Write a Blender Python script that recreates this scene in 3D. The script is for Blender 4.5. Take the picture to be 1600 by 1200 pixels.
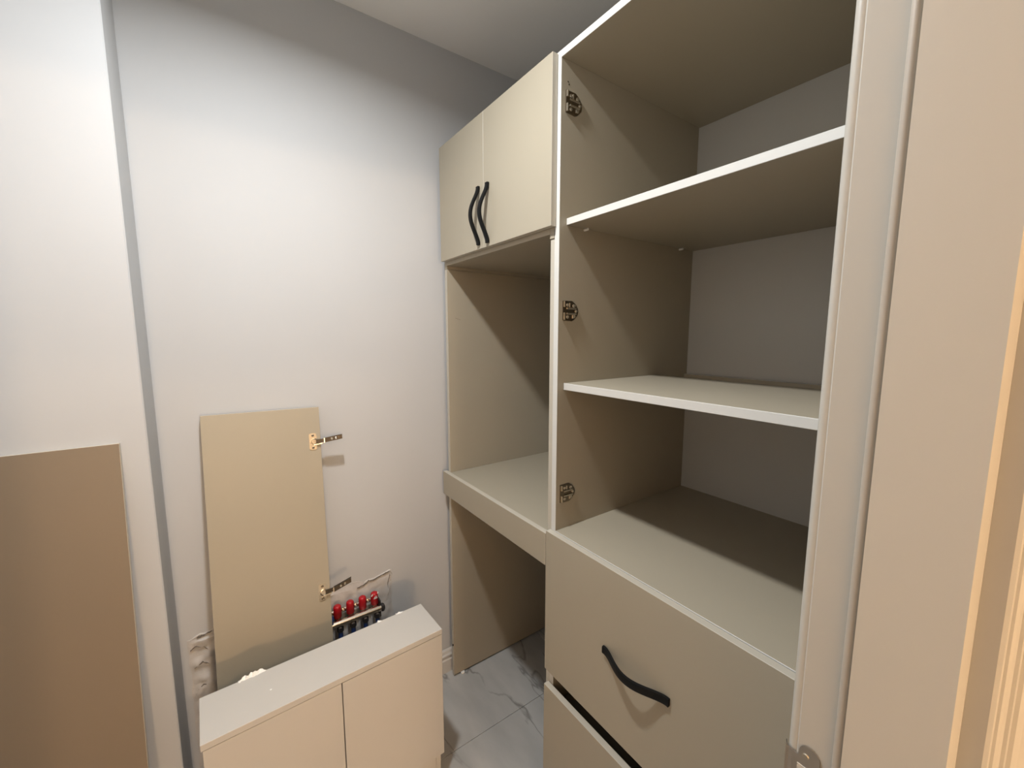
import bpy, bmesh, math, random
from mathutils import Vector, Matrix, noise

for o in list(bpy.data.objects):
    bpy.data.objects.remove(o, do_unlink=True)
SC = bpy.context.scene
COL = SC.collection
H = 1.605            # eye height: everything below is measured from the eye, the floor lies at z = 0

# ------------------------------------------------------------------ camera
FPX = 640.0
cam_d = bpy.data.cameras.new('camera')
cam_d.sensor_fit = 'HORIZONTAL'
cam_d.sensor_width = 36.0
cam_d.lens = 36.0 * FPX / 1600.0
cam_d.clip_start = 0.01
cam = bpy.data.objects.new('camera', cam_d)
COL.objects.link(cam)
cam.location = (0, 0, H)
cam.rotation_euler = (math.radians(90 - 6.8604), 0, -math.radians(35.216))
SC.camera = cam

# ------------------------------------------------------------------ world, lamps, exposure
LAMP_POWER = 24.0
HALL_FILL_POWER = 30.0
HALL_STRENGTH = 330.0
world = bpy.data.worlds.new('world')
SC.world = world
world.use_nodes = True
world.node_tree.nodes['Background'].inputs[0].default_value = (1.0, 0.93, 0.85, 1)
world.node_tree.nodes['Background'].inputs[1].default_value = 0.03

LAMP = (0.125, 0.80, 1.07)
ld = bpy.data.lights.new('closet_lamp_light', 'AREA')
ld.shape = 'DISK'
ld.size = 0.10
ld.energy = LAMP_POWER
ld.spread = math.radians(168)
ld.color = (0.96, 0.985, 1.0)
lo = bpy.data.objects.new('closet_lamp_light', ld)
COL.objects.link(lo)
lo.location = (LAMP[0], LAMP[1], LAMP[2] + H)

HALL_FILL = (0.42, -1.7, 1.075)  # added fill light, warms the lower closet walls and the casing
hd = bpy.data.lights.new('hall_fill_light', 'AREA')
hd.shape = 'DISK'
hd.size = 0.42
hd.energy = HALL_FILL_POWER
hd.color = (1.0, 0.72, 0.46)
ho = bpy.data.objects.new('hall_fill_light', hd)
COL.objects.link(ho)
ho.location = (HALL_FILL[0], HALL_FILL[1], HALL_FILL[2] + H)

SC.view_settings.view_transform = 'Standard'
SC.view_settings.look = 'None'
SC.view_settings.gamma = 1.0
SC.view_settings.exposure = 0.0
SC.view_settings.use_curve_mapping = False

# ------------------------------------------------------------------ materials
def lin(c):
    return tuple(((v / 255.0) / 12.92 if v <= 10 else (((v / 255.0) + 0.055) / 1.055) ** 2.4) for v in c)

def mat(name, rgb, rough=0.5, metal=0.0, var=0.0, scale=8.0, bump=0.0, bscale=60.0, spec=0.5, emit=None, estr=0.0):
    m = bpy.data.materials.new(name)
    m.use_nodes = True
    nt = m.node_tree
    b = nt.nodes['Principled BSDF']
    b.inputs['Roughness'].default_value = rough
    b.inputs['Metallic'].default_value = metal
    b.inputs['Specular IOR Level'].default_value = spec
    tc = nt.nodes.new('ShaderNodeTexCoord')
    n = nt.nodes.new('ShaderNodeTexNoise')
    n.inputs['Scale'].default_value = scale
    n.inputs['Detail'].default_value = 3
    nt.links.new(tc.outputs['Object'], n.inputs['Vector'])
    r = nt.nodes.new('ShaderNodeValToRGB')
    r.color_ramp.elements[0].position = 0.3
    r.color_ramp.elements[1].position = 0.7
    r.color_ramp.elements[0].color = tuple(max(0, v * (1 - var)) for v in rgb) + (1,)
    r.color_ramp.elements[1].color = tuple(min(1, v * (1 + var)) for v in rgb) + (1,)
    nt.links.new(n.outputs['Fac'], r.inputs['Fac'])
    nt.links.new(r.outputs['Color'], b.inputs['Base Color'])
    if bump > 0:
        n2 = nt.nodes.new('ShaderNodeTexNoise')
        n2.inputs['Scale'].default_value = bscale
        n2.inputs['Detail'].default_value = 4
        nt.links.new(tc.outputs['Object'], n2.inputs['Vector'])
        bp = nt.nodes.new('ShaderNodeBump')
        bp.inputs['Strength'].default_value = bump
        bp.inputs['Distance'].default_value = 0.004
        nt.links.new(n2.outputs['Fac'], bp.inputs['Height'])
        nt.links.new(bp.outputs['Normal'], b.inputs['Normal'])
    if emit:
        b.inputs['Emission Color'].default_value = tuple(emit) + (1,)
        b.inputs['Emission Strength'].default_value = estr
    return m

M = {}
M['wall'] = mat('wall_paint', (0.515, 0.518, 0.52), 0.75, var=0.012, scale=2.5, bump=0.06, bscale=25, spec=0.25)
M['ceiling'] = mat('ceiling_paint', (0.90, 0.885, 0.86), 0.8, var=0.01, scale=2, spec=0.2)
M['patch'] = mat('raw_plaster', (0.52, 0.50, 0.48), 0.9, var=0.07, scale=18, bump=0.5, bscale=45, spec=0.2)
M['laminate'] = mat('cashmere_laminate', (0.372, 0.326, 0.247), 0.42, var=0.012, scale=3, bump=0.02, bscale=350, spec=0.4)
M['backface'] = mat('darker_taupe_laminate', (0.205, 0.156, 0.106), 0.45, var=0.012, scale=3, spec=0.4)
M['edge'] = mat('cream_edge_band', (0.62, 0.605, 0.565), 0.4, var=0.01, scale=5)
M['dooredge'] = mat('door_edge_band', (0.50, 0.455, 0.375), 0.4, var=0.01, scale=5)
M['backboard'] = mat('white_hardboard', (0.55, 0.53, 0.49), 0.5, var=0.015, scale=4)
M['boxwhite'] = mat('box_laminate', (0.545, 0.515, 0.47), 0.42, var=0.012, scale=4, spec=0.4)
M['foam'] = mat('torn_white_board', (0.85, 0.83, 0.78), 0.9, var=0.05, scale=60, bump=0.4, bscale=120)
M['frame'] = mat('door_frame_lacquer', (0.49, 0.465, 0.415), 0.35, var=0.01, scale=3, bump=0.02, bscale=90)
M['seal'] = mat('rubber_seal', (0.42, 0.37, 0.31), 0.5, var=0.02)
M['base'] = mat('baseboard_paint', (0.55, 0.53, 0.5), 0.45, var=0.02, scale=6)
M['black'] = mat('black_handle_metal', (0.006, 0.006, 0.006), 0.55, var=0.05, scale=30, spec=0.18)
M['nickel'] = mat('nickel_plate', (0.62, 0.56, 0.46), 0.28, metal=1.0, var=0.08, scale=40)
M['darknickel'] = mat('dark_hinge_steel', (0.22, 0.18, 0.13), 0.32, metal=1.0, var=0.15, scale=60)
M['armsteel'] = mat('dark_arm_steel', (0.075, 0.058, 0.040), 0.45, metal=0.55, var=0.15, scale=60, spec=0.3)
M['chrome'] = mat('brass_chrome_bar', (0.72, 0.64, 0.54), 0.25, metal=1.0, var=0.05, scale=30)
M['red'] = mat('red_plastic_cap', (0.42, 0.008, 0.014), 0.4, var=0.06, scale=30)
M['blue'] = mat('blue_pipe', (0.018, 0.045, 0.16), 0.4, var=0.1, scale=20)
M['darkfit'] = mat('dark_fitting', (0.05, 0.045, 0.045), 0.35, metal=0.6, var=0.1, scale=30)
M['void'] = mat('drilled_hole', (0.01, 0.008, 0.006), 0.9)
M['steel'] = mat('strike_plate_steel', (0.50, 0.46, 0.41), 0.3, metal=1.0, var=0.05, scale=50)
M['grout'] = mat('floor_grout', (0.26, 0.25, 0.24), 0.9, var=0.1, scale=40)
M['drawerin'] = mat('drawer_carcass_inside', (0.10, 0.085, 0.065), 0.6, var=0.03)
M['lampwhite'] = mat('lamp_housing_white', (0.8, 0.8, 0.8), 0.4)
M['diffuser'] = mat('lamp_diffuser', (0.9, 0.9, 0.88), 0.5, emit=(1, 0.965, 0.93), estr=6.0)
M['globe'] = mat('warm_lamp_globe', (1, 0.9, 0.7), 0.5, emit=(1.0, 0.69, 0.42), estr=HALL_STRENGTH)

def marble():
    m = bpy.data.materials.new('marble_tile')
    m.use_nodes = True
    nt = m.node_tree
    b = nt.nodes['Principled BSDF']
    b.inputs['Roughness'].default_value = 0.28
    geo = nt.nodes.new('ShaderNodeNewGeometry')
    mp = nt.nodes.new('ShaderNodeMapping')
    mp.inputs['Rotation'].default_value = (0, 0, math.radians(28))
    mp.inputs['Scale'].default_value = (1.7, 0.55, 1.0)
    nt.links.new(geo.outputs['Position'], mp.inputs['Vector'])
    wn = nt.nodes.new('ShaderNodeTexNoise')
    wn.inputs['Scale'].default_value = 5.0
    wn.inputs['Detail'].default_value = 5
    nt.links.new(mp.outputs['Vector'], wn.inputs['Vector'])
    vo = nt.nodes.new('ShaderNodeTexNoise')
    vo.inputs['Scale'].default_value = 3.0
    vo.inputs['Detail'].default_value = 4.5
    vo.inputs['Roughness'].default_value = 0.55
    vo.inputs['Distortion'].default_value = 0.5
    nt.links.new(mp.outputs['Vector'], vo.inputs['Vector'])
    sb = nt.nodes.new('ShaderNodeMath')
    sb.operation = 'SUBTRACT'
    sb.inputs[1].default_value = 0.5
    nt.links.new(vo.outputs['Fac'], sb.inputs[0])
    ab = nt.nodes.new('ShaderNodeMath')
    ab.operation = 'ABSOLUTE'
    nt.links.new(sb.outputs[0], ab.inputs[0])
    vr = nt.nodes.new('ShaderNodeValToRGB')
    vr.color_ramp.elements[0].position = 0.0
    vr.color_ramp.elements[0].color = (0.75, 0.75, 0.75, 1)
    vr.color_ramp.elements[1].position = 0.016
    vr.color_ramp.elements[1].color = (0, 0, 0, 1)
    nt.links.new(ab.outputs[0], vr.inputs['Fac'])
    br = nt.nodes.new('ShaderNodeTexNoise')          # breaks the veins up
    br.inputs['Scale'].default_value = 4.5
    br.inputs['Detail'].default_value = 4
    nt.links.new(geo.outputs['Position'], br.inputs['Vector'])
    bw = nt.nodes.new('ShaderNodeValToRGB')
    bw.color_ramp.elements[0].position = 0.36
    bw.color_ramp.elements[1].position = 0.52
    nt.links.new(br.outputs['Fac'], bw.inputs['Fac'])
    mul = nt.nodes.new('ShaderNodeMath')
    mul.operation = 'MULTIPLY'
    nt.links.new(vr.outputs['Color'], mul.inputs[0])
    nt.links.new(bw.outputs['Color'], mul.inputs[1])
    cl = nt.nodes.new('ShaderNodeValToRGB')           # soft clouding
    cl.color_ramp.elements[0].position = 0.3
    cl.color_ramp.elements[0].color = (0.37, 0.362, 0.345, 1)
    cl.color_ramp.elements[1].position = 0.7
    cl.color_ramp.elements[1].color = (0.48, 0.468, 0.445, 1)
    nt.links.new(wn.outputs['Fac'], cl.inputs['Fac'])
    fin = nt.nodes.new('ShaderNodeMixRGB')
    fin.inputs[2].default_value = (0.14, 0.13, 0.115, 1)
    nt.links.new(mul.outputs[0], fin.inputs['Fac'])
    nt.links.new(cl.outputs['Color'], fin.inputs[1])
    nt.links.new(fin.outputs['Color'], b.inputs['Base Color'])
    return m
M['marble'] = marble()

# ------------------------------------------------------------------ helpers
ORG = {}
def org_of(p):
    while p is not None:
        if p.name in ORG:
            return ORG[p.name]
        p = p.parent
    return Vector((0, 0, 0))

def tag(o, label=None, cat=None, group=None, kind=None):
    if label: o['label'] = label
    if cat: o['category'] = cat
    if group: o['group'] = group
    if kind: o['kind'] = kind
    return o

def empty(name, loc, rot=(0, 0, 0), local=False):
    """Empty at a thing's base; loc in eye coordinates. local=True: children are given in local coordinates."""
    e = bpy.data.objects.new(name, None)
    COL.objects.link(e)
    e.empty_display_size = 0.1
    e.location = (loc[0], loc[1], loc[2] + H)
    e.rotation_euler = rot
    ORG[e.name] = Vector((0, 0, 0)) if local else Vector(loc)
    return e

def build(name, bm, mats, parent=None, smooth=False):
    """bmesh in eye coordinates (or the parent's local ones) -> one mesh object"""
    if parent is None:
        off = Vector((0, 0, -H))
    else:
        off = org_of(parent)
    for v in bm.verts:
        v.co -= off
    bmesh.ops.recalc_face_normals(bm, faces=bm.faces)
    me = bpy.data.meshes.new(name)
    bm.to_mesh(me)
    bm.free()
    if not isinstance(mats, (list, tuple)):
        mats = [mats]
    for m in mats:
        me.materials.append(m)
    if smooth:
        for p in me.polygons:
            p.use_smooth = True
        try:
            me.set_sharp_from_angle(angle=math.radians(40))
        except Exception:
            pass
    o = bpy.data.objects.new(name, me)
    COL.objects.link(o)
    o.parent = parent
    return o

def add_box(bm, x, y, z, bev=0.0, mi=0):
    r = bmesh.ops.create_cube(bm, size=1.0)
    vs = r['verts']
    for v in vs:
        v.co = Vector(((x[0] + x[1]) / 2 + v.co.x * (x[1] - x[0]),
                       (y[0] + y[1]) / 2 + v.co.y * (y[1] - y[0]),
                       (z[0] + z[1]) / 2 + v.co.z * (z[1] - z[0])))
    fs = set(f for v in vs for f in v.link_faces)
    for f in fs: f.material_index = mi
    if bev > 0:
        es = list(set(e for v in vs for e in v.link_edges))
        bmesh.ops.bevel(bm, geom=es, offset=bev, segments=1, affect='EDGES', profile=0.5)
    return vs

def box(name, x, y, z, m, parent=None, bev=0.0):
    bm = bmesh.new()
    add_box(bm, x, y, z, bev)
    return build(name, bm, m, parent)

def panel(name, x, y, z, parent, face='laminate', edge='edge', bev=0.0007):
    """A board: broad faces in the laminate, the thin sides in the edge band."""
    bm = bmesh.new()
    add_box(bm, x, y, z, 0)
    d = (x[1] - x[0], y[1] - y[0], z[1] - z[0])
    ax = d.index(min(d))
    bm.normal_update()
    for f in bm.faces:
        f.material_index = 0 if abs(f.normal[ax]) > 0.9 else 1
    if bev:
        bmesh.ops.bevel(bm, geom=list(bm.edges), offset=bev, segments=1, affect='EDGES', profile=0.5, material=1)
    return build(name, bm, [M[face], M[edge]], parent)

def add_cyl(bm, a, b, r0, r1=None, n=16, mi=0, caps=True):
    a = Vector(a); b = Vector(b)
    r1 = r0 if r1 is None else r1
    d = (b - a).normalized()
    u = d.orthogonal().normalized(); w = d.cross(u)
    A = [bm.verts.new(a + (u * math.cos(2 * math.pi * i / n) + w * math.sin(2 * math.pi * i / n)) * r0) for i in range(n)]
    B = [bm.verts.new(b + (u * math.cos(2 * math.pi * i / n) + w * math.sin(2 * math.pi * i / n)) * r1) for i in range(n)]
    for i in range(n):
        f = bm.faces.new((A[i], A[(i + 1) % n], B[(i + 1) % n], B[i])); f.material_index = mi
    if caps:
        f = bm.faces.new(A); f.material_index = mi
        f = bm.faces.new(B); f.material_index = mi

def add_lathe(bm, base, axis, prof, n=20, ribs=0.0):
    """prof: (distance along axis, radius)"""
    base = Vector(base); d = Vector(axis).normalized()
    u = d.orthogonal().normalized(); w = d.cross(u)
    rings = []
    for h, r in prof:
        ring = []
        for i in range(n):
            a = 2 * math.pi * i / n
            rr = r * (1 - (ribs if i % 2 else 0))
            ring.append(bm.verts.new(base + d * h + (u * math.cos(a) + w * math.sin(a)) * rr))
        rings.append(ring)
    for k in range(len(rings) - 1):
        for i in range(n):
            bm.faces.new((rings[k][i], rings[k][(i + 1) % n], rings[k + 1][(i + 1) % n], rings[k + 1][i]))
    bm.faces.new(rings[0]); bm.faces.new(rings[-1])

def add_prism(bm, pts, lift):
    """pts: 3D polygon, lift: vector"""
    lift = Vector(lift)
    A = [bm.verts.new(Vector(p)) for p in pts]
    B = [bm.verts.new(Vector(p) + lift) for p in pts]
    n = len(pts)
    bm.faces.new(A); bm.faces.new(B)
    for i in range(n):
        bm.faces.new((A[i], A[(i + 1) % n], B[(i + 1) % n], B[i]))

def add_sweep(bm, pts, sides, halfw, halft):
    """rectangular strap along pts; sides: unit vector of the strap's width"""
    sides = Vector(sides)
    rings = []
    P = [Vector(p) for p in pts]
    for i, p in enumerate(P):
        t = (P[min(i + 1, len(P) - 1)] - P[max(i - 1, 0)]).normalized()
        nrm = t.cross(sides).normalized()
        c = 0.72
        ring = []
        for (a, b) in ((-1, -c), (-1, c), (-c, 1), (c, 1), (1, c), (1, -c), (c, -1), (-c, -1)):
            ring.append(bm.verts.new(p + sides * halfw * a + nrm * halft * b))
        rings.append(ring)
    for k in range(len(rings) - 1):
        for i in range(8):
            bm.faces.new((rings[k][i], rings[k][(i + 1) % 8], rings[k + 1][(i + 1) % 8], rings[k + 1][i]))
    bm.faces.new(rings[0]); bm.faces.new(rings[-1])

# ------------------------------------------------------------------ the setting
FL = -H
CE = 1.16
YW = 1.65            # far wall
XP, YP = -0.1815, 1.454   # pier corner
XL, XR = -0.62, 1.475
YD0, YD1 = 0.036, 0.155   # door wall, hall side and closet side
HX0, HX1, HY0 = -1.5, 1.62, -3.6

floor = box('floor', (HX0 - .1, HX1 + .1), (HY0 - .1, YW + .1), (FL - .08, FL - .004), M['grout'])
tag(floor, kind='structure')
tile_mesh = {}
xs = [-2.31, -1.11, 0.09, 1.29, 2.49]
ys = [1.28 + 0.6 - 0.6 * k for k in range(11)]
for (cx0, cx1, cy0, cy1) in ((XL, XR, 0.096, YW), (HX0, HX1, HY0, 0.096)):
    for i in range(len(xs) - 1):
        for j in range(len(ys) - 1):
            x0, x1 = max(xs[i], cx0), min(xs[i + 1], cx1)
            y0, y1 = max(ys[j + 1], cy0), min(ys[j], cy1)
            if x1 - x0 < 0.02 or y1 - y0 < 0.02:
                continue
            g = 0.0008
            bm = bmesh.new()
            add_box(bm, (x0 + g, x1 - g), (y0 + g, y1 - g), (FL - .010, FL), 0.0006)
            for v in bm.verts: v.co.z += H
            me = bpy.data.meshes.new('tile')
            bm.to_mesh(me); bm.free()
            me.materials.append(M['marble'])
            t = bpy.data.objects.new('tile', me)
            COL.objects.link(t)
            t.parent = floor

tag(box('ceiling', (HX0 - .1, HX1 + .1), (HY0 - .1, YW + .1), (CE, CE + .1), M['ceiling']), kind='structure')
wall_back = tag(box('wall_back', (XL - .1, XR + .25), (YW, YW + .1), (FL - .004, CE), M['wall']), kind='structure')
tag(box('wall_corner', (XL, XP), (YP, YW), (FL - .004, CE), M['wall'], bev=0.003), kind='structure')
tag(box('wall_left', (XL - .1, XL), (YD1, YW), (FL - .004, CE), M['wall']), kind='structure')
tag(box('wall_right', (XR, XR + .145), (YD1, YW), (FL - .004, CE), M['wall']), kind='structure')
OX0, OX1, OZ = -0.40, 0.512, 0.45
bm = bmesh.new()
add_box(bm, (HX0, OX0 - .012), (YD0, YD1), (FL - .004, CE))
add_box(bm, (OX1 + .012, HX1), (YD0, YD1), (FL - .004, CE))
add_box(bm, (OX0 - .012, OX1 + .012), (YD0, YD1), (OZ + .03, CE))
tag(build('wall_front', bm, M['wall']), kind='structure')
M['hallwall'] = mat('hall_wall_paint', (0.72, 0.67, 0.6), 0.8, var=0.01, scale=2, spec=0.2)
tag(box('wall_hall_left', (HX0 - .1, HX0), (HY0, YD1), (FL - .004, CE), M['hallwall']), kind='structure')
tag(box('wall_hall_right', (HX1, HX1 + .1), (HY0, YD1), (FL - .004, CE), M['hallwall']), kind='structure')
tag(box('wall_hall_back', (HX0 - .1, HX1 + .1), (HY0 - .1, HY0), (FL - .004, CE), M['hallwall']), kind='structure')

# baseboards with a moulded profile
def baseboard(name, p0, p1, nrm):
    """profile extruded from p0 to p1; nrm points into the room"""
    prof = [(0.0, 0.0), (0.016, 0.0), (0.016, 0.062), (0.012, 0.068), (0.012, 0.074), (0.015, 0.078), (0.015, 0.086), (0.010, 0.092), (0.007, 0.104), (0.003, 0.110), (0.0, 0.111)]
    bm = bmesh.new()
    nrm = Vector(nrm)
    pts = [Vector((p0[0], p0[1], FL)) + nrm * a + Vector((0, 0, b)) for a, b in prof]
    add_prism(bm, pts, Vector((p1[0] - p0[0], p1[1] - p0[1], 0)))
    return tag(build(name, bm, M['base']), kind='structure')
baseboard('baseboard_back', (0.16, YW), (XR, YW), (0, -1, 0))
baseboard('baseboard_left', (XL, YD1), (XL, YP), (1, 0, 0))

# raw plaster patch round the manifold, with a cracked and lumpy rim
def plaster():
    x0, x1, z0, z1 = -0.162, 0.530, FL + 0.115, -1.010
    nx, nz = 92, 70
    bm = bmesh.new()
    grid = []
    for j in range(nz + 1):
        row = []
        for i in range(nx + 1):
            u, v = i / nx, j / nz
            x = x0 + (x1 - x0) * u
            z = z0 + (z1 - z0) * v
            if i == nx: x += 0.014 * noise.noise(Vector((3.1, z * 22, 1.7)))
            if i == 0: x += 0.006 * noise.noise(Vector((5.1, z * 25, 1.7)))
            if j == nz: z += 0.016 * noise.noise(Vector((x * 13, 2.2, 0.3))) + 0.006 * noise.noise(Vector((x * 45, 9, 0.3)))
            n1 = noise.noise(Vector((x * 26, z * 26, 0.5)))
            n2 = noise.noise(Vector((x * 70, z * 70, 4.5)))
            rough = 1.7 if x < -0.03 else 0.5
            rim = min(min(i, nx - i) / 3.0, (nz - j) / 3.0, 1.0)
            dep = 0.0015 + rim * (0.003 + rough * (0.0055 * n1 + 0.003 * n2))
            if rim < 0.4: dep = 0.0015
            elif rim < 1.0: dep += 0.0045 * max(0, noise.noise(Vector((x * 30, z * 30, 8))) + 0.2)
            row.append(bm.verts.new((x, YW - max(dep, 0.0008), z)))
        grid.append(row)
    for j in range(nz):
        for i in range(nx):
            bm.faces.new((grid[j][i], grid[j][i + 1], grid[j + 1][i + 1], grid[j + 1][i]))
    rim = [grid[0][i] for i in range(nx + 1)] + [grid[j][nx] for j in range(1, nz + 1)] + \
          [grid[nz][i] for i in range(nx - 1, -1, -1)] + [grid[j][0] for j in range(nz - 1, 0, -1)]
    back = [bm.verts.new((v.co.x, YW, v.co.z)) for v in rim]
    for i in range(len(rim)):
        k = (i + 1) % len(rim)
        bm.faces.new((rim[i], back[i], back[k], rim[k]))
    o = build('plaster_patch', bm, M['patch'], None, smooth=True)
    return o
pp = plaster()
# the wall is at the world origin, so the patch can hang under it unchanged
pp.parent = wall_back
pp['label'] = 'rough grey unpainted plaster patch'
bm = bmesh.new()
rnd = random.Random(4)
for (pts) in ([(-.148, -1.012), (-.128, -1.004), (-.110, -1.008), (-.085, -1.001), (-.06, -1.004)],
              [(.345, -1.040), (.372, -1.028), (.40, -1.026), (.43, -1.014), (.455, -1.016), (.49, -1.006), (.522, -1.000)],
              [(.522, -1.002), (.532, -1.018), (.521, -1.035), (.527, -1.052), (.515, -1.064)]):
    rr = [bm.verts.new((x, YW - 0.0002, z + 0.002 + rnd.uniform(0, .002))) for x, z in pts]
    mm = [bm.verts.new((x, YW - 0.0028 - rnd.uniform(0, .0015), z - rnd.uniform(0, .002))) for x, z in pts]
    bb = [bm.verts.new((x, YW - 0.0002, z - 0.003 - rnd.uniform(0, .003))) for x, z in pts]
    for i in range(len(pts) - 1):
        bm.faces.new((rr[i], rr[i + 1], mm[i + 1], mm[i]))
        bm.faces.new((mm[i], mm[i + 1], bb[i + 1], bb[i]))
fl_ = build('paint_flake', bm, M['patch'])
fl_.parent = wall_back
fl_['label'] = 'lifted ragged edge of paint'

M['crack'] = mat('open_crack', (0.16, 0.14, 0.12), 0.95, var=0.1, scale=40, spec=0.1)
def crack(pts, w, seed):
    r = random.Random(seed)
    P = []
    for k in range(len(pts) - 1):
        (xa, za), (xb, zb) = pts[k], pts[k + 1]
        for q in range(4):
            t = q / 4
            P.append((xa + (xb - xa) * t + r.uniform(-.0012, .0012), za + (zb - za) * t + r.uniform(-.0022, .0022)))
    P.append(pts[-1])
    bm = bmesh.new()
    up, lw = [], []
    for i, (x, z) in enumerate(P):
        e = w * r.uniform(.35, 1.0) * (0.3 if i in (0, len(P) - 1) else 1)
        up.append(bm.verts.new((x, YW - .0072, z + e)))
        lw.append(bm.verts.new((x + e * .6, YW - .0072, z - e)))
    for i in range(len(P) - 1):
        bm.faces.new((up[i], up[i + 1], lw[i + 1], lw[i]))
    g = bmesh.ops.extrude_face_region(bm, geom=list(bm.faces))
    for v in g['geom']:
        if isinstance(v, bmesh.types.BMVert):
            v.co.y = YW - .0005
    o = build('crack', bm, M['crack'])
    o.parent = wall_back
crack([(.385, -1.031), (.41, -1.026), (.432, -1.016), (.452, -1.018), (.485, -1.009), (.519, -1.002)], .0016, 1)
crack([(.520, -1.020), (.513, -1.040), (.508, -1.060), (.516, -1.085), (.507, -1.110)], .0009, 2)
crack([(-.136, -1.013), (-.118, -1.010), (-.095, -1.004)], .0018, 3)
crack([(-.156, -1.050), (-.140, -1.040), (-.120, -1.052), (-.108, -1.070)], .0012, 4)
crack([(-.150, -1.120), (-.128, -1.105), (-.110, -1.118)], .0022, 5)
crack([(-.146, -1.200), (-.130, -1.188), (-.118, -1.192)], .0022, 6)

# ------------------------------------------------------------------ door frame of the closet
door = empty('door_1', (0.09, 0.095, FL))
tag(door, kind='structure')
def vprofile(name, pts, z0, z1, m, parent, smooth=False):
    bm = bmesh.new()
    add_prism(bm, [(x, y, z0) for x, y in pts], (0, 0, z1 - z0))
    return build(name, bm, m, parent, smooth)
jr = [(.524, .160), (.5085, .160), (.5045, .1590), (.5015, .1565), (.5003, .1530), (.5012, .1500), (.5000, .1487),
      (.5000, .108), (.488, .108), (.488, .0386), (.4958, .0350), (.4992, .0345), (.524, .0345)]
cas = [(.4995, .0345), (.4995, .0205), (.5012, .0178), (.5050, .0170), (.5056, .0152), (.5062, .0158), (.5120, .0136), (.5180, .0122),
       (.5188, .0100), (.5196, .0106), (.5290, .0092), (.5300, .0066), (.5310, .0070), (.5420, .0034), (.5550, -.0028), (.5650, -.0058),
       (.571, -.0050), (.573, -.001), (.573, .0355)]
mir = lambda P: [(OX0 + (OX1 - x), y) for x, y in P][::-1]
vprofile('jamb', jr, FL, OZ + .03, M['frame'], door, smooth=True)
vprofile('jamb', mir(jr), FL, OZ + .03, M['frame'], door, smooth=True)
vprofile('casing', cas, FL, OZ + .09, M['frame'], door)
vprofile('casing', mir(cas), FL, OZ + .09, M['frame'], door)
box('head_jamb', (OX0 + .012, .500), (.0345, .160), (OZ, OZ + .03), M['frame'], door, bev=.001)
box('head_casing', (OX0 - .0, .5), (.004, .0355), (OZ + .012, OZ + .09), M['frame'], door, bev=.002)
bm = bmesh.new()
add_cyl(bm, (.4955, .1128, FL), (.4955, .1128, OZ), .0042, n=12)
build('door_seal', bm, M['seal'], door, smooth=True)
# strike plate let into the rebate, with its lip round the edge
def strike():
    zt = -.452
    pts = []
    yc, r = .1372, .0098
    for k in range(0, 11):
        a = math.pi * k / 10
        pts.append((.4992, yc - r * math.cos(a), zt - r + r * math.sin(a)))   # rounded head
    pts += [(.4992, .1475, zt - .0170), (.4992, .1535, zt - .0150), (.4992, .1535, zt - .16), (.4992, .1274, zt - .16)]
    bm = bmesh.new()
    add_prism(bm, pts, (-.0014, 0, 0))
    lip = [(.4978, .1530, zt - .0150), (.4985, .1570, zt - .0150), (.5015, .1610, zt - .0150), (.506, .1625, zt - .0150),
           (.506, .1615, zt - .0150), (.502, .1600, zt - .0150), (.4995, .1565, zt - .0150), (.4990, .1530, zt - .0150)]
    add_prism(bm, lip, (0, 0, -.145))
    o = build('strike_plate', bm, M['steel'], door)
    bm = bmesh.new()
    add_cyl(bm, (.4979, yc + .003, zt - .0125), (.4968, yc + .003, zt - .0125), .0034, .0024, n=12)
    build('screw', bm, M['nickel'], o)
    bm = bmesh.new()
    add_box(bm, (.4970, .4980), (.1320, .1475), (zt - .085, zt - .026), .0)
    build('latch_hole', bm, M['frame'], o)
strike()

# ------------------------------------------------------------------ cabinets
XF, XD = 0.79, 0.77      # carcass fronts, door fronts
XB = 1.448               # backs

def strap_handle(name, parent, centre, length, along, bow=0.030, halfw=.0062, halft=.0036):
    """bowed strap: flat feet on the door, S-shaped rise, long arc. along: unit vector, the bow points to -X"""
    along = Vector(along); c = Vector(centre)
    side = Vector((1, 0, 0)).cross(along)
    pts = []
    n = 28
    for i in range(n + 1):
        t = i / n
        s = min(max((min(t, 1 - t) - 0.035) / 0.465, 0), 1)
        h = math.sin(s * math.pi / 2) ** 1.45
        pts.append(c + along * (t - .5) * length + Vector((-1, 0, 0)) * (halft * 1.02 + bow * h))
    bm = bmesh.new()
    add_sweep(bm, pts, side, halfw, halft)
    return build(name, bm, M['black'], parent, smooth=True)

# tall open cabinet (doors taken off)
YS0, YS1 = .206, .9105
ZC0, ZC1 = -.611, .7507
cab = empty('open_cabinet', (1.1, .56, ZC0))
tag(cab, 'tall beige cabinet without doors, open shelves and brass hinge plates on its side', 'cabinet')
panel('side_panel', (XF, XB), (.8910, YS1), (ZC0, ZC1), cab)
panel('side_panel', (XF, XB), (YS0, .2255), (ZC0, ZC1), cab)
panel('top_panel', (XF, XB), (.2255, .8910), (.7325, ZC1), cab)
panel('bottom_panel', (XF, XB), (.2255, .8910), (ZC0, -.592), cab)
panel('back_panel', (XB, XB + .006), (YS0 + .002, YS1 - .002), (ZC0, ZC1), cab, face='backboard', edge='backboard', bev=0)
sh = panel('shelf', (.8160, XB - .002), (.2265, .8900), (.3060, .3243), cab)
sh['label'] = 'upper full-depth shelf'
for (px_, py_) in ((.887, .8905), (1.361, .8905), (.887, .2260), (1.361, .2260)):
    s = -1 if py_ > .5 else 1
    bm = bmesh.new()
    add_cyl(bm, (px_, py_, .3025), (px_, py_ + s * .015, .3025), .0038, n=10)
    build('shelf_pin', bm, M['foam'], sh, smooth=True)
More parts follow.
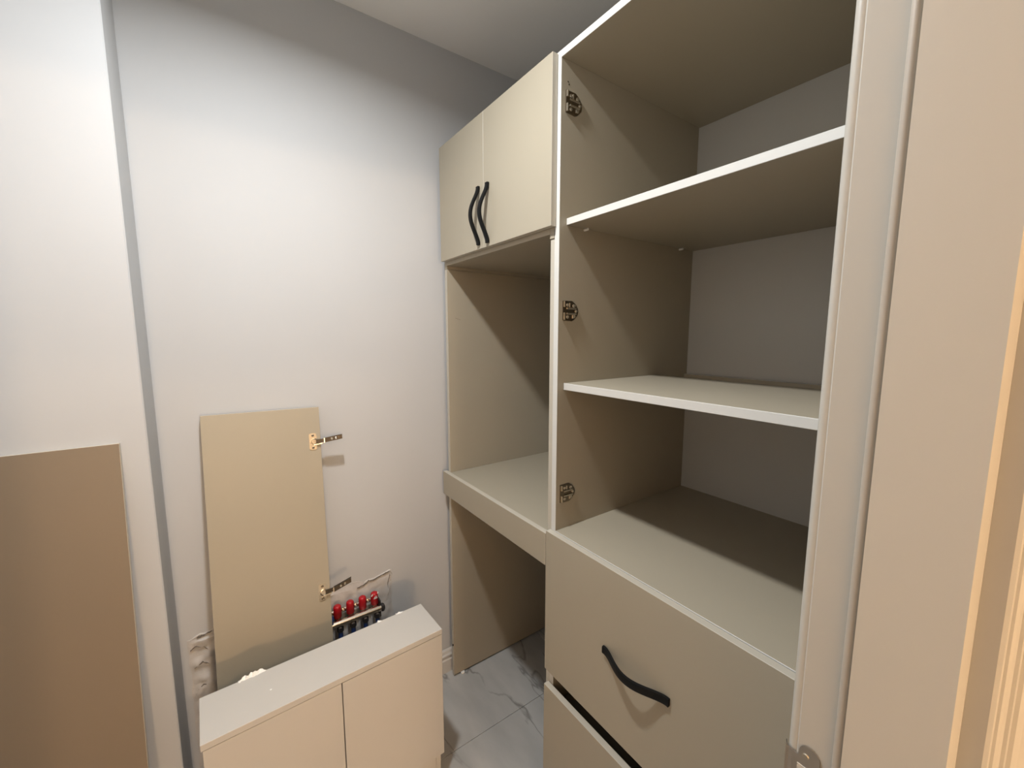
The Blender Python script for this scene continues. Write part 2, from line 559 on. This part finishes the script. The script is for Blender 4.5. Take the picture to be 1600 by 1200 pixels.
sh3 = panel('shelf', (.8140, 1.262), (.2265, .8900), (-.1612, -.1411), cab)
sh3['label'] = 'lower shallow shelf'
for (px_, py_) in ((.887, .8905), (1.22, .8905), (.887, .2260), (1.22, .2260)):
    s = -1 if py_ > .5 else 1
    bm = bmesh.new()
    add_cyl(bm, (px_, py_, -.1648), (px_, py_ + s * .009, -.1648), .0032, n=10)
    build('shelf_pin', bm, M['laminate'], sh3, smooth=True)
panel('back_rail', (1.430, XB), (.2255, .8910), (-.215, -.1475), cab)

def hinge_plate(zc):
    """D-shaped mounting plate seen on the cabinet side, straight edge to the front"""
    x0, x1, y = .8060, .8655, .8908
    hz = .0275
    out = [(x0, -hz), (x0, hz), (x0 + .034, hz * 1.02), (x1 - .012, hz * .72), (x1 - .002, hz * .25), (x1, -.05 * hz), (x1 - .003, -hz * .45), (x1 - .016, -hz * .92), (x0 + .034, -hz * 1.08)]
    bm = bmesh.new()
    add_prism(bm, [(x, y, zc + z) for x, z in out], (0, -.0035, 0))
    o = build('hinge_plate', bm, M['darknickel'], cab)
    bm = bmesh.new()      # raised rails and front lugs
    for (a, b, c, d, t) in ((x0, x0 + .005, .010, hz - .001, .0085), (x0, x0 + .005, -hz + .001, -.006, .0085),
                            (x0 + .012, x1 - .010, .004, .009, .007), (x0 + .012, x1 - .010, -.011, -.006, .007),
                            (x0 + .022, x0 + .027, .010, .022, .006), (x0 + .034, x0 + .038, -.022, -.012, .006)):
        add_box(bm, (a, b), (y - t, y - .003), (zc + c, zc + d), .0007)
    build('rail', bm, M['nickel'], o)
    for (sx, sz, r) in ((x0 + .016, .016, .0048), (x0 + .016, -.018, .0048), (x0 + .041, .014, .0055), (x0 + .041, -.016, .0055), (x0 + .049, -.001, .0042)):
        bm = bmesh.new()
        add_lathe(bm, (sx, y - .003, zc + sz), (0, -1, 0), [(0, r), (.0024, r), (.0034, r * .7), (.0024, r * .3)], n=12)
        build('screw', bm, M['nickel'], o, smooth=True)
for zc in (.6280, .0690, -.4790):
    hinge_plate(zc)
for (hx, hz) in ((.8150, .6795), (.8185, .6735)):
    bm = bmesh.new()
    add_cyl(bm, (hx, .8914, hz), (hx, .8904, hz), .0019, n=8)
    build('screw_hole', bm, M['void'], cab)

# drawer unit below the open cabinet
du = empty('drawer_unit', (1.1, .56, FL))
tag(du, 'low beige drawer unit with black bow handle, standing under the open shelves', 'drawers')
panel('side_panel', (XF, XB), (.8920, .9105), (FL + .003, ZC0 - .001), du)
panel('side_panel', (XF, XB), (YS0, .2245), (FL + .003, ZC0 - .001), du)
panel('top_panel', (XF + .002, XB), (.2250, .8915), (ZC0 - .019, ZC0 - .001), du)
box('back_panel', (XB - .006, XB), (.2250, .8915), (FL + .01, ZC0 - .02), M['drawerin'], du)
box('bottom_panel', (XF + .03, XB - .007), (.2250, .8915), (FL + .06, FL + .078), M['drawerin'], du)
d1 = panel('drawer_front', (XD, XD + .0185), (YS0, .9115), (-1.0535, -.5935), du, edge='dooredge')
strap_handle('handle', d1, (XD, .5715, -.822), .196, (0, 1, 0), bow=.031, halfw=.0098, halft=.0042)
d2 = panel('drawer_front', (XD - .001, XD + .0175), (YS0, .9125), (FL + .055, -1.1085), du, edge='dooredge')
strap_handle('handle', d2, (XD - .001, .5715, -1.34), .196, (0, 1, 0), bow=.031, halfw=.0098, halft=.0042)
for (dz0, dz1) in ((-1.03, -.66), (-1.50, -1.16)):
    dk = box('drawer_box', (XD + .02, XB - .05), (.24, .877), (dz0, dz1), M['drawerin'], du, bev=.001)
panel('plinth', (XF + .012, XF + .030), (.2250, .8915), (FL + .003, FL + .058), du)

# niche for the appliances: two uprights
YN = 1.5925
ni = empty('appliance_niche', (1.1, 1.26, FL))
tag(ni, 'two tall beige side panels forming the empty niche beside the white wall', 'cabinet frame')
lp = panel('side_panel', (XF, XB), (YN, YN + .0185), (FL + .008, .2705), ni, edge='dooredge')
lp['label'] = 'left upright with a small scratch'
panel('side_panel', (XF + .003, XB), (.9125, .9305), (FL + .008, .2705), ni, edge='dooredge')
for fx in (.835, 1.38):
    for fy in (YN + .009, .9215):
        bm = bmesh.new()
        add_lathe(bm, (fx, fy - (.010 if fy > 1 else 0), FL), (0, 0, 1), [(0, .009), (.004, .010), (.0078, .008)], n=12)
        build('foot', bm, M['foam'], ni, smooth=True)
bm = bmesh.new()
add_prism(bm, [(.826, YN - .0004, .0715), (.850, YN - .0004, .0640), (.853, YN - .0004, .0625), (.828, YN - .0004, .0700)], (0, .0003, 0))
build('scratch', bm, M['drawerin'], lp)
bm = bmesh.new()
add_box(bm, (.785, .7895), (YN - .0005, YN + .003), (-1.445, -1.437))

build('edge_chip', bm, M['void'], lp)

wt = empty('worktop', (1.1, 1.26, -.625))
tag(wt, 'beige shelf board with a deep front rail across the appliance niche', 'shelf')
panel('slab', (XD + .019, XB - .004), (.9315, YN - .001), (-.6245, -.6055), wt, edge='dooredge')
panel('front_rail', (XD, XD + .0185), (.9135, 1.6240), (-.7080, -.6040), wt, edge='dooredge')

# wall cabinet with two doors over the niche
wc = empty('wall_cabinet', (1.1, 1.26, .2715))
tag(wc, 'closed beige upper cabinet with two doors and paired black curved handles', 'cabinet')
WY0, WY1 = .9125, 1.6105
panel('side_panel', (XF, XB), (WY0, WY0 + .018), (.2715, .7440), wc, edge='laminate')
panel('side_panel', (XF, XB), (WY1 - .018, WY1), (.2715, .7440), wc, edge='laminate')
panel('top_panel', (XF, XB), (WY0 + .0182, WY1 - .0182), (.7260, .7440), wc)
panel('bottom_panel', (XF, XB), (WY0 + .0182, WY1 - .0182), (.2850, .3030), wc, edge='laminate')
panel('back_panel', (XB - .006, XB), (WY0 + .0182, WY1 - .0182), (.3032, .7258), wc, face='backboard', edge='backboard', bev=0)
da = panel('door', (XD, XD + .0185), (.9035, 1.2605), (.3015, .7460), wc, edge='dooredge', bev=.0004)
db = panel('door', (XD, XD + .0185), (1.2617, 1.6020), (.3015, .7460), wc, edge='dooredge', bev=.0004)
strap_handle('handle', da, (XD, 1.2310, .4100), .196, (0, 0, 1), bow=.031, halfw=.0082, halft=.0046)
strap_handle('handle', db, (XD, 1.2915, .4130), .196, (0, 0, 1), bow=.031, halfw=.0082, halft=.0046)

# ------------------------------------------------------------------ loose cabinet doors leaning on the walls
AL = math.atan(.126)
ld1 = empty('loose_door', (.0800, 1.4530, FL + .0035), (-AL, math.radians(.9), 0), local=True)
ld1.rotation_mode = 'XYZ'
tag(ld1, 'loose beige cabinet door with two cup hinges, leaning behind the low white box', 'door')
panel('door_panel', (-.174, .174), (0, .018), (0.003, 1.352), ld1, edge='dooredge')
def cup_hinge(zc, swing, tilt):
    bm = bmesh.new()
    # flange with rounded ears
    pts = []
    for (cx, cz, a0, a1) in ((.142, .024, 180, 90), (.154, .024, 90, 0), (.154, -.024, 0, -90), (.142, -.024, -90, -180)):
        for k in range(4):
            a = math.radians(a0 + (a1 - a0) * k / 3)
            pts.append((cx + .006 * math.cos(a), -.0001, zc + cz + .006 * math.sin(a)))
    add_prism(bm, pts, (0, -.0022, 0))
    add_lathe(bm, (.151, -.002, zc), (0, -1, 0), [(0, .0125), (.0030, .0120), (.0036, .0095), (.0015, .0080)], n=16)
    o = build('cup_hinge', bm, M['nickel'], ld1)
    for s in (-1, 1):
        bm = bmesh.new()
        add_lathe(bm, (.148, -.0021, zc + s * .022), (0, -1, 0), [(0, .0044), (.0016, .0044), (.0024, .003), (.0012, .001)], n=12)
        build('screw', bm, M['darknickel'], o, smooth=True)
    # arm: narrow neck out of the cup, then the channel arm
    ca, sa = math.cos(swing), math.sin(swing)
    def P(a, b, c): return (.158 + a * ca + b * sa, -.006 - a * sa + b * ca, zc + c + max(0, a - .02) * math.tan(tilt))
    def bar(bm, a0, a1, b0, b1, c0, c1):
        vs = [P(a, b, c) for a in (a0, a1) for b in (b0, b1) for c in (c0, c1)]
        v = [bm.verts.new(p) for p in vs]
        for f in ((0, 1, 3, 2), (4, 6, 7, 5), (0, 4, 5, 1), (2, 3, 7, 6), (0, 2, 6, 4), (1, 5, 7, 3)):
            bm.faces.new([v[i] for i in f])
    bm = bmesh.new()
    bar(bm, 0, .030, -.003, .003, -.0060, .0060)
    bar(bm, .026, .088, -.0065, -.0045, -.0075, .0085)
    bar(bm, .026, .088, -.0050, .0055, -.0075, -.0055)
    bar(bm, .026, .088, -.0050, .0055, .0065, .0085)
    arm = build('arm', bm, M['armsteel'], o)
    bm = bmesh.new()
    bar(bm, .0255, .0285, -.0075, .0060, -.0082, .0092)
    build('clip', bm, M['nickel'], arm)
    for a in (.052, .066):
        bm = bmesh.new()
        add_lathe(bm, P(a, -.0062, .0005), (-sa, -ca, 0), [(0, .0042), (.0016, .0042), (.0024, .0028), (.0010, .001)], n=12)
        build('screw', bm, M['nickel'], arm, smooth=True)
    bm = bmesh.new()        # side link
    vs = [(.150, -.005, zc - .010), (.178, -.010, zc - .0075), (.178, -.004, zc - .0075), (.150, -.002, zc - .010)]
    add_prism(bm, vs, (0, 0, -.0035))
    build('link', bm, M['nickel'], o)
cup_hinge(1.2275, math.radians(7), math.radians(7))
cup_hinge(.6760, math.radians(12), math.radians(20))

AL2 = math.atan(.122)
ld2 = empty('loose_door', (-.4115, 1.2800, FL + .0035), (-AL2, 0, 0), local=True)
tag(ld2, 'plain loose beige cabinet door leaning on the white wall corner at the left', 'door')
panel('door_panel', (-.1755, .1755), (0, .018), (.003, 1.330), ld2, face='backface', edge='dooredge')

# ------------------------------------------------------------------ low white box in front of the pipes
BX = empty('pipe_cover_box', (.2170, 1.2730, FL), (0, 0, math.radians(2.35)), local=True)
tag(BX, 'low white box cabinet with two plain doors and a chipped top, standing before the pipes', 'cabinet')
bw, bd = .3330, .0845
ztop, zbot = H - 1.007, H - 1.487
panel('top_panel', (-bw, bw), (-bd, bd), (ztop - .018, ztop), BX, face='boxwhite', edge='boxwhite')
panel('side_panel', (-bw + .003, -bw + .021), (-bd + .020, bd - .002), (.004, ztop - .0185), BX, face='boxwhite', edge='boxwhite')
panel('side_panel', (bw - .024, bw - .006), (-bd + .020, bd - .002), (.004, ztop - .0185), BX, face='boxwhite', edge='boxwhite')
panel('bottom_panel', (-bw + .0215, bw - .0245), (-bd + .020, bd - .002), (zbot + .002, zbot + .020), BX, face='boxwhite', edge='boxwhite')
panel('plinth', (-bw + .0215, bw - .0245), (-bd + .020, -bd + .038), (.004, zbot + .0015), BX, face='boxwhite', edge='boxwhite')
panel('door', (-bw + .004, .0005), (-bd + .0005, -bd + .0185), (zbot, ztop - .0195), BX, face='boxwhite', edge='boxwhite')
panel('door', (.0035, bw - .001), (-bd + .0005, -bd + .0185), (zbot, ztop - .0200), BX, face='boxwhite', edge='boxwhite')
def torn(x0, x1, n, hmax, seed):
    """ragged strip of torn board at the back edge of the top"""
    r = random.Random(seed)
    bm = bmesh.new()
    lo_, up, bk = [], [], []
    for i in range(n + 1):
        t = i / n
        x = x0 + (x1 - x0) * t
        h = hmax * math.sin(math.pi * min(1, t * 1.0)) ** .7 * r.uniform(.45, 1.0)
        y = bd + r.uniform(-.002, .006)
        lo_.append(bm.verts.new((x, bd - .006 + r.uniform(-.002, .002), ztop - .0005)))
        up.append(bm.verts.new((x + r.uniform(-.002, .002), y, ztop + h)))
        bk.append(bm.verts.new((x, y + .004, ztop - .006)))
    for i in range(n):
        bm.faces.new((lo_[i], lo_[i + 1], up[i + 1], up[i]))
        bm.faces.new((up[i], up[i + 1], bk[i + 1], bk[i]))
        bm.faces.new((bk[i], bk[i + 1], lo_[i + 1], lo_[i]))
    bm.faces.new((lo_[0], up[0], bk[0])); bm.faces.new((lo_[-1], up[-1], bk[-1]))
    return build('torn_edge', bm, M['foam'], BX)
torn(-.243, -.172, 16, .012, 3)
torn(.168, .184, 5, .003, 5)
torn(.236, .262, 6, .003, 8)
bm = bmesh.new()
add_lathe(bm, (-.170, -.004, ztop - .0002), (0, 0, 1), [(0, .0030), (.0008, .0024), (.0012, .0008)], n=8)
build('speck', bm, M['foam'], BX)

# ------------------------------------------------------------------ heating manifold on the wall
mf = empty('heating_manifold', (.28, 1.60, -1.30))
tag(mf, 'heating manifold with red valve caps and blue pipes on the wall behind the box', 'pipework')
YB, ZB = 1.5800, -1.1085
bm = bmesh.new()
add_cyl(bm, (.045, YB, ZB), (.462, YB, ZB), .0125, n=20)
build('supply_bar', bm, M['chrome'], mf, smooth=True)
bm = bmesh.new()
add_lathe(bm, (.458, YB, ZB), (1, 0, 0), [(0, .0145), (.004, .0165), (.010, .0165), (.014, .013), (.016, .006)], n=8)
build('end_cap', bm, M['darkfit'], mf)
bm = bmesh.new()
add_cyl(bm, (.045, 1.622, -1.085), (.455, 1.622, -1.085), .0095, n=14)
build('return_bar', bm, M['chrome'], mf, smooth=True)
for bx_ in (.455, .06):
    bm = bmesh.new()
    add_box(bm, (bx_ - .003, bx_ + .003), (YB - .004, YW - .0022), (-1.145, -1.075), .0008)
    build('bracket', bm, M['darkfit'], mf)
for k in range(5):
    cx = .2965 + .0470 * (k - 1) + (.0005 * k)
    bm = bmesh.new()
    add_lathe(bm, (cx, 1.6000, -1.0950), (0, 0, 1), [(0, .0130), (.003, .0150), (.043, .0146), (.0475, .0130), (.0500, .0098), (.0502, .004)], n=28, ribs=.045)
    c = build('valve_cap', bm, M['red'], mf, smooth=True)
    if k == 4:
        bm = bmesh.new()
        rr = random.Random(2)
        for q in range(7):
            a = rr.uniform(-2.6, -.6)
            p = Vector((cx + .0145 * math.cos(a), 1.600 + .0145 * math.sin(a), -1.064 + rr.uniform(-.006, .018)))
            s = rr.uniform(.0025, .005)
            add_prism(bm, [p + Vector((-s, -.001, -s)), p + Vector((s, -.001, -s * .4)), p + Vector((s * .3, -.001, s * 1.3))], (0, .003, 0))
        build('torn_sticker', bm, M['foam'], c)
    bm = bmesh.new()
    add_lathe(bm, (cx, 1.6000, -1.1250), (0, 0, 1), [(0, .010), (.012, .010), (.013, .0125), (.031, .0125)], n=10)
    build('valve_body', bm, M['chrome'], mf)
    bm = bmesh.new()
    add_lathe(bm, (cx + .004, YB, ZB - .036), (0, 0, 1), [(0, .0095), (.002, .0120), (.020, .0120), (.024, .0085), (.030, .0085)], n=6)
    nut = build('nut', bm, M['darkfit'], mf)
    bm = bmesh.new()
    add_cyl(bm, (cx + .004, YB, FL + .002), (cx + .004, YB, ZB - .034), .0085, n=14)
    build('pipe', bm, M['blue'], mf, smooth=True)
    if k < 4:
        bm = bmesh.new()
        add_lathe(bm, (cx + .0235, 1.6200, -1.0780), (0, -1, 0), [(0, .0055), (.006, .0055), (.007, .0075), (.012, .0075), (.014, .004)], n=8)
        build('gauge_plug', bm, M['chrome'], mf)
bm = bmesh.new()
add_lathe(bm, (.2720, 1.575, -1.106), (0, 0, 1), [(0, .0045), (.020, .0045), (.021, .0065), (.036, .0065), (.040, .003)], n=10)
build('air_vent', bm, M['blue'], mf, smooth=True)

# ------------------------------------------------------------------ lamps
cl = empty('ceiling_light', (LAMP[0], LAMP[1], CE))
tag(cl, 'round white surface-mounted downlight on the closet ceiling', 'ceiling lamp')
bm = bmesh.new()
add_lathe(bm, (LAMP[0], LAMP[1], CE), (0, 0, -1), [(0, .075), (.066, .075), (.070, .073), (.070, .066), (.062, .064)], n=32)
build('housing', bm, M['lampwhite'], cl, smooth=True)
bm = bmesh.new()
add_lathe(bm, (LAMP[0], LAMP[1], CE - .0635), (0, 0, -1), [(0, .062), (.004, .062), (.005, .058)], n=32)
build('diffuser', bm, M['diffuser'], cl, smooth=True)

hc = empty('hall_fill_fixture', (HALL_FILL[0], HALL_FILL[1], CE))  # made-up fixture around the added hall fill, out of view
tag(hc, 'added unseen fill lamp, wide and round, on the hall ceiling', 'ceiling lamp')
bm = bmesh.new()
add_lathe(bm, (HALL_FILL[0], HALL_FILL[1], CE), (0, 0, -1), [(0, .235), (.070, .235), (.076, .230), (.076, .216), (.066, .214)], n=40)
build('housing', bm, M['lampwhite'], hc, smooth=True)
bm = bmesh.new()
add_lathe(bm, (HALL_FILL[0], HALL_FILL[1], CE - .067), (0, 0, -1), [(0, .212), (.004, .212), (.005, .205)], n=40)
build('diffuser', bm, M['diffuser'], hc, smooth=True)

HL = (-.30, -3.44, .00)
hl = empty('wall_lamp', HL)
tag(hl, 'warm glowing globe lamp on the hall wall behind the doorway', 'wall lamp')
bm = bmesh.new()
bmesh.ops.create_uvsphere(bm, u_segments=24, v_segments=16, radius=.10)
for v in bm.verts: v.co += Vector(HL)
build('globe', bm, M['globe'], hl, smooth=True)
bm = bmesh.new()
add_lathe(bm, (HL[0], HY0, HL[2]), (0, 1, 0), [(0, .06), (.012, .06), (.016, .022), (.065, .02)], n=24)
build('bracket', bm, M['black'], hl, smooth=True)
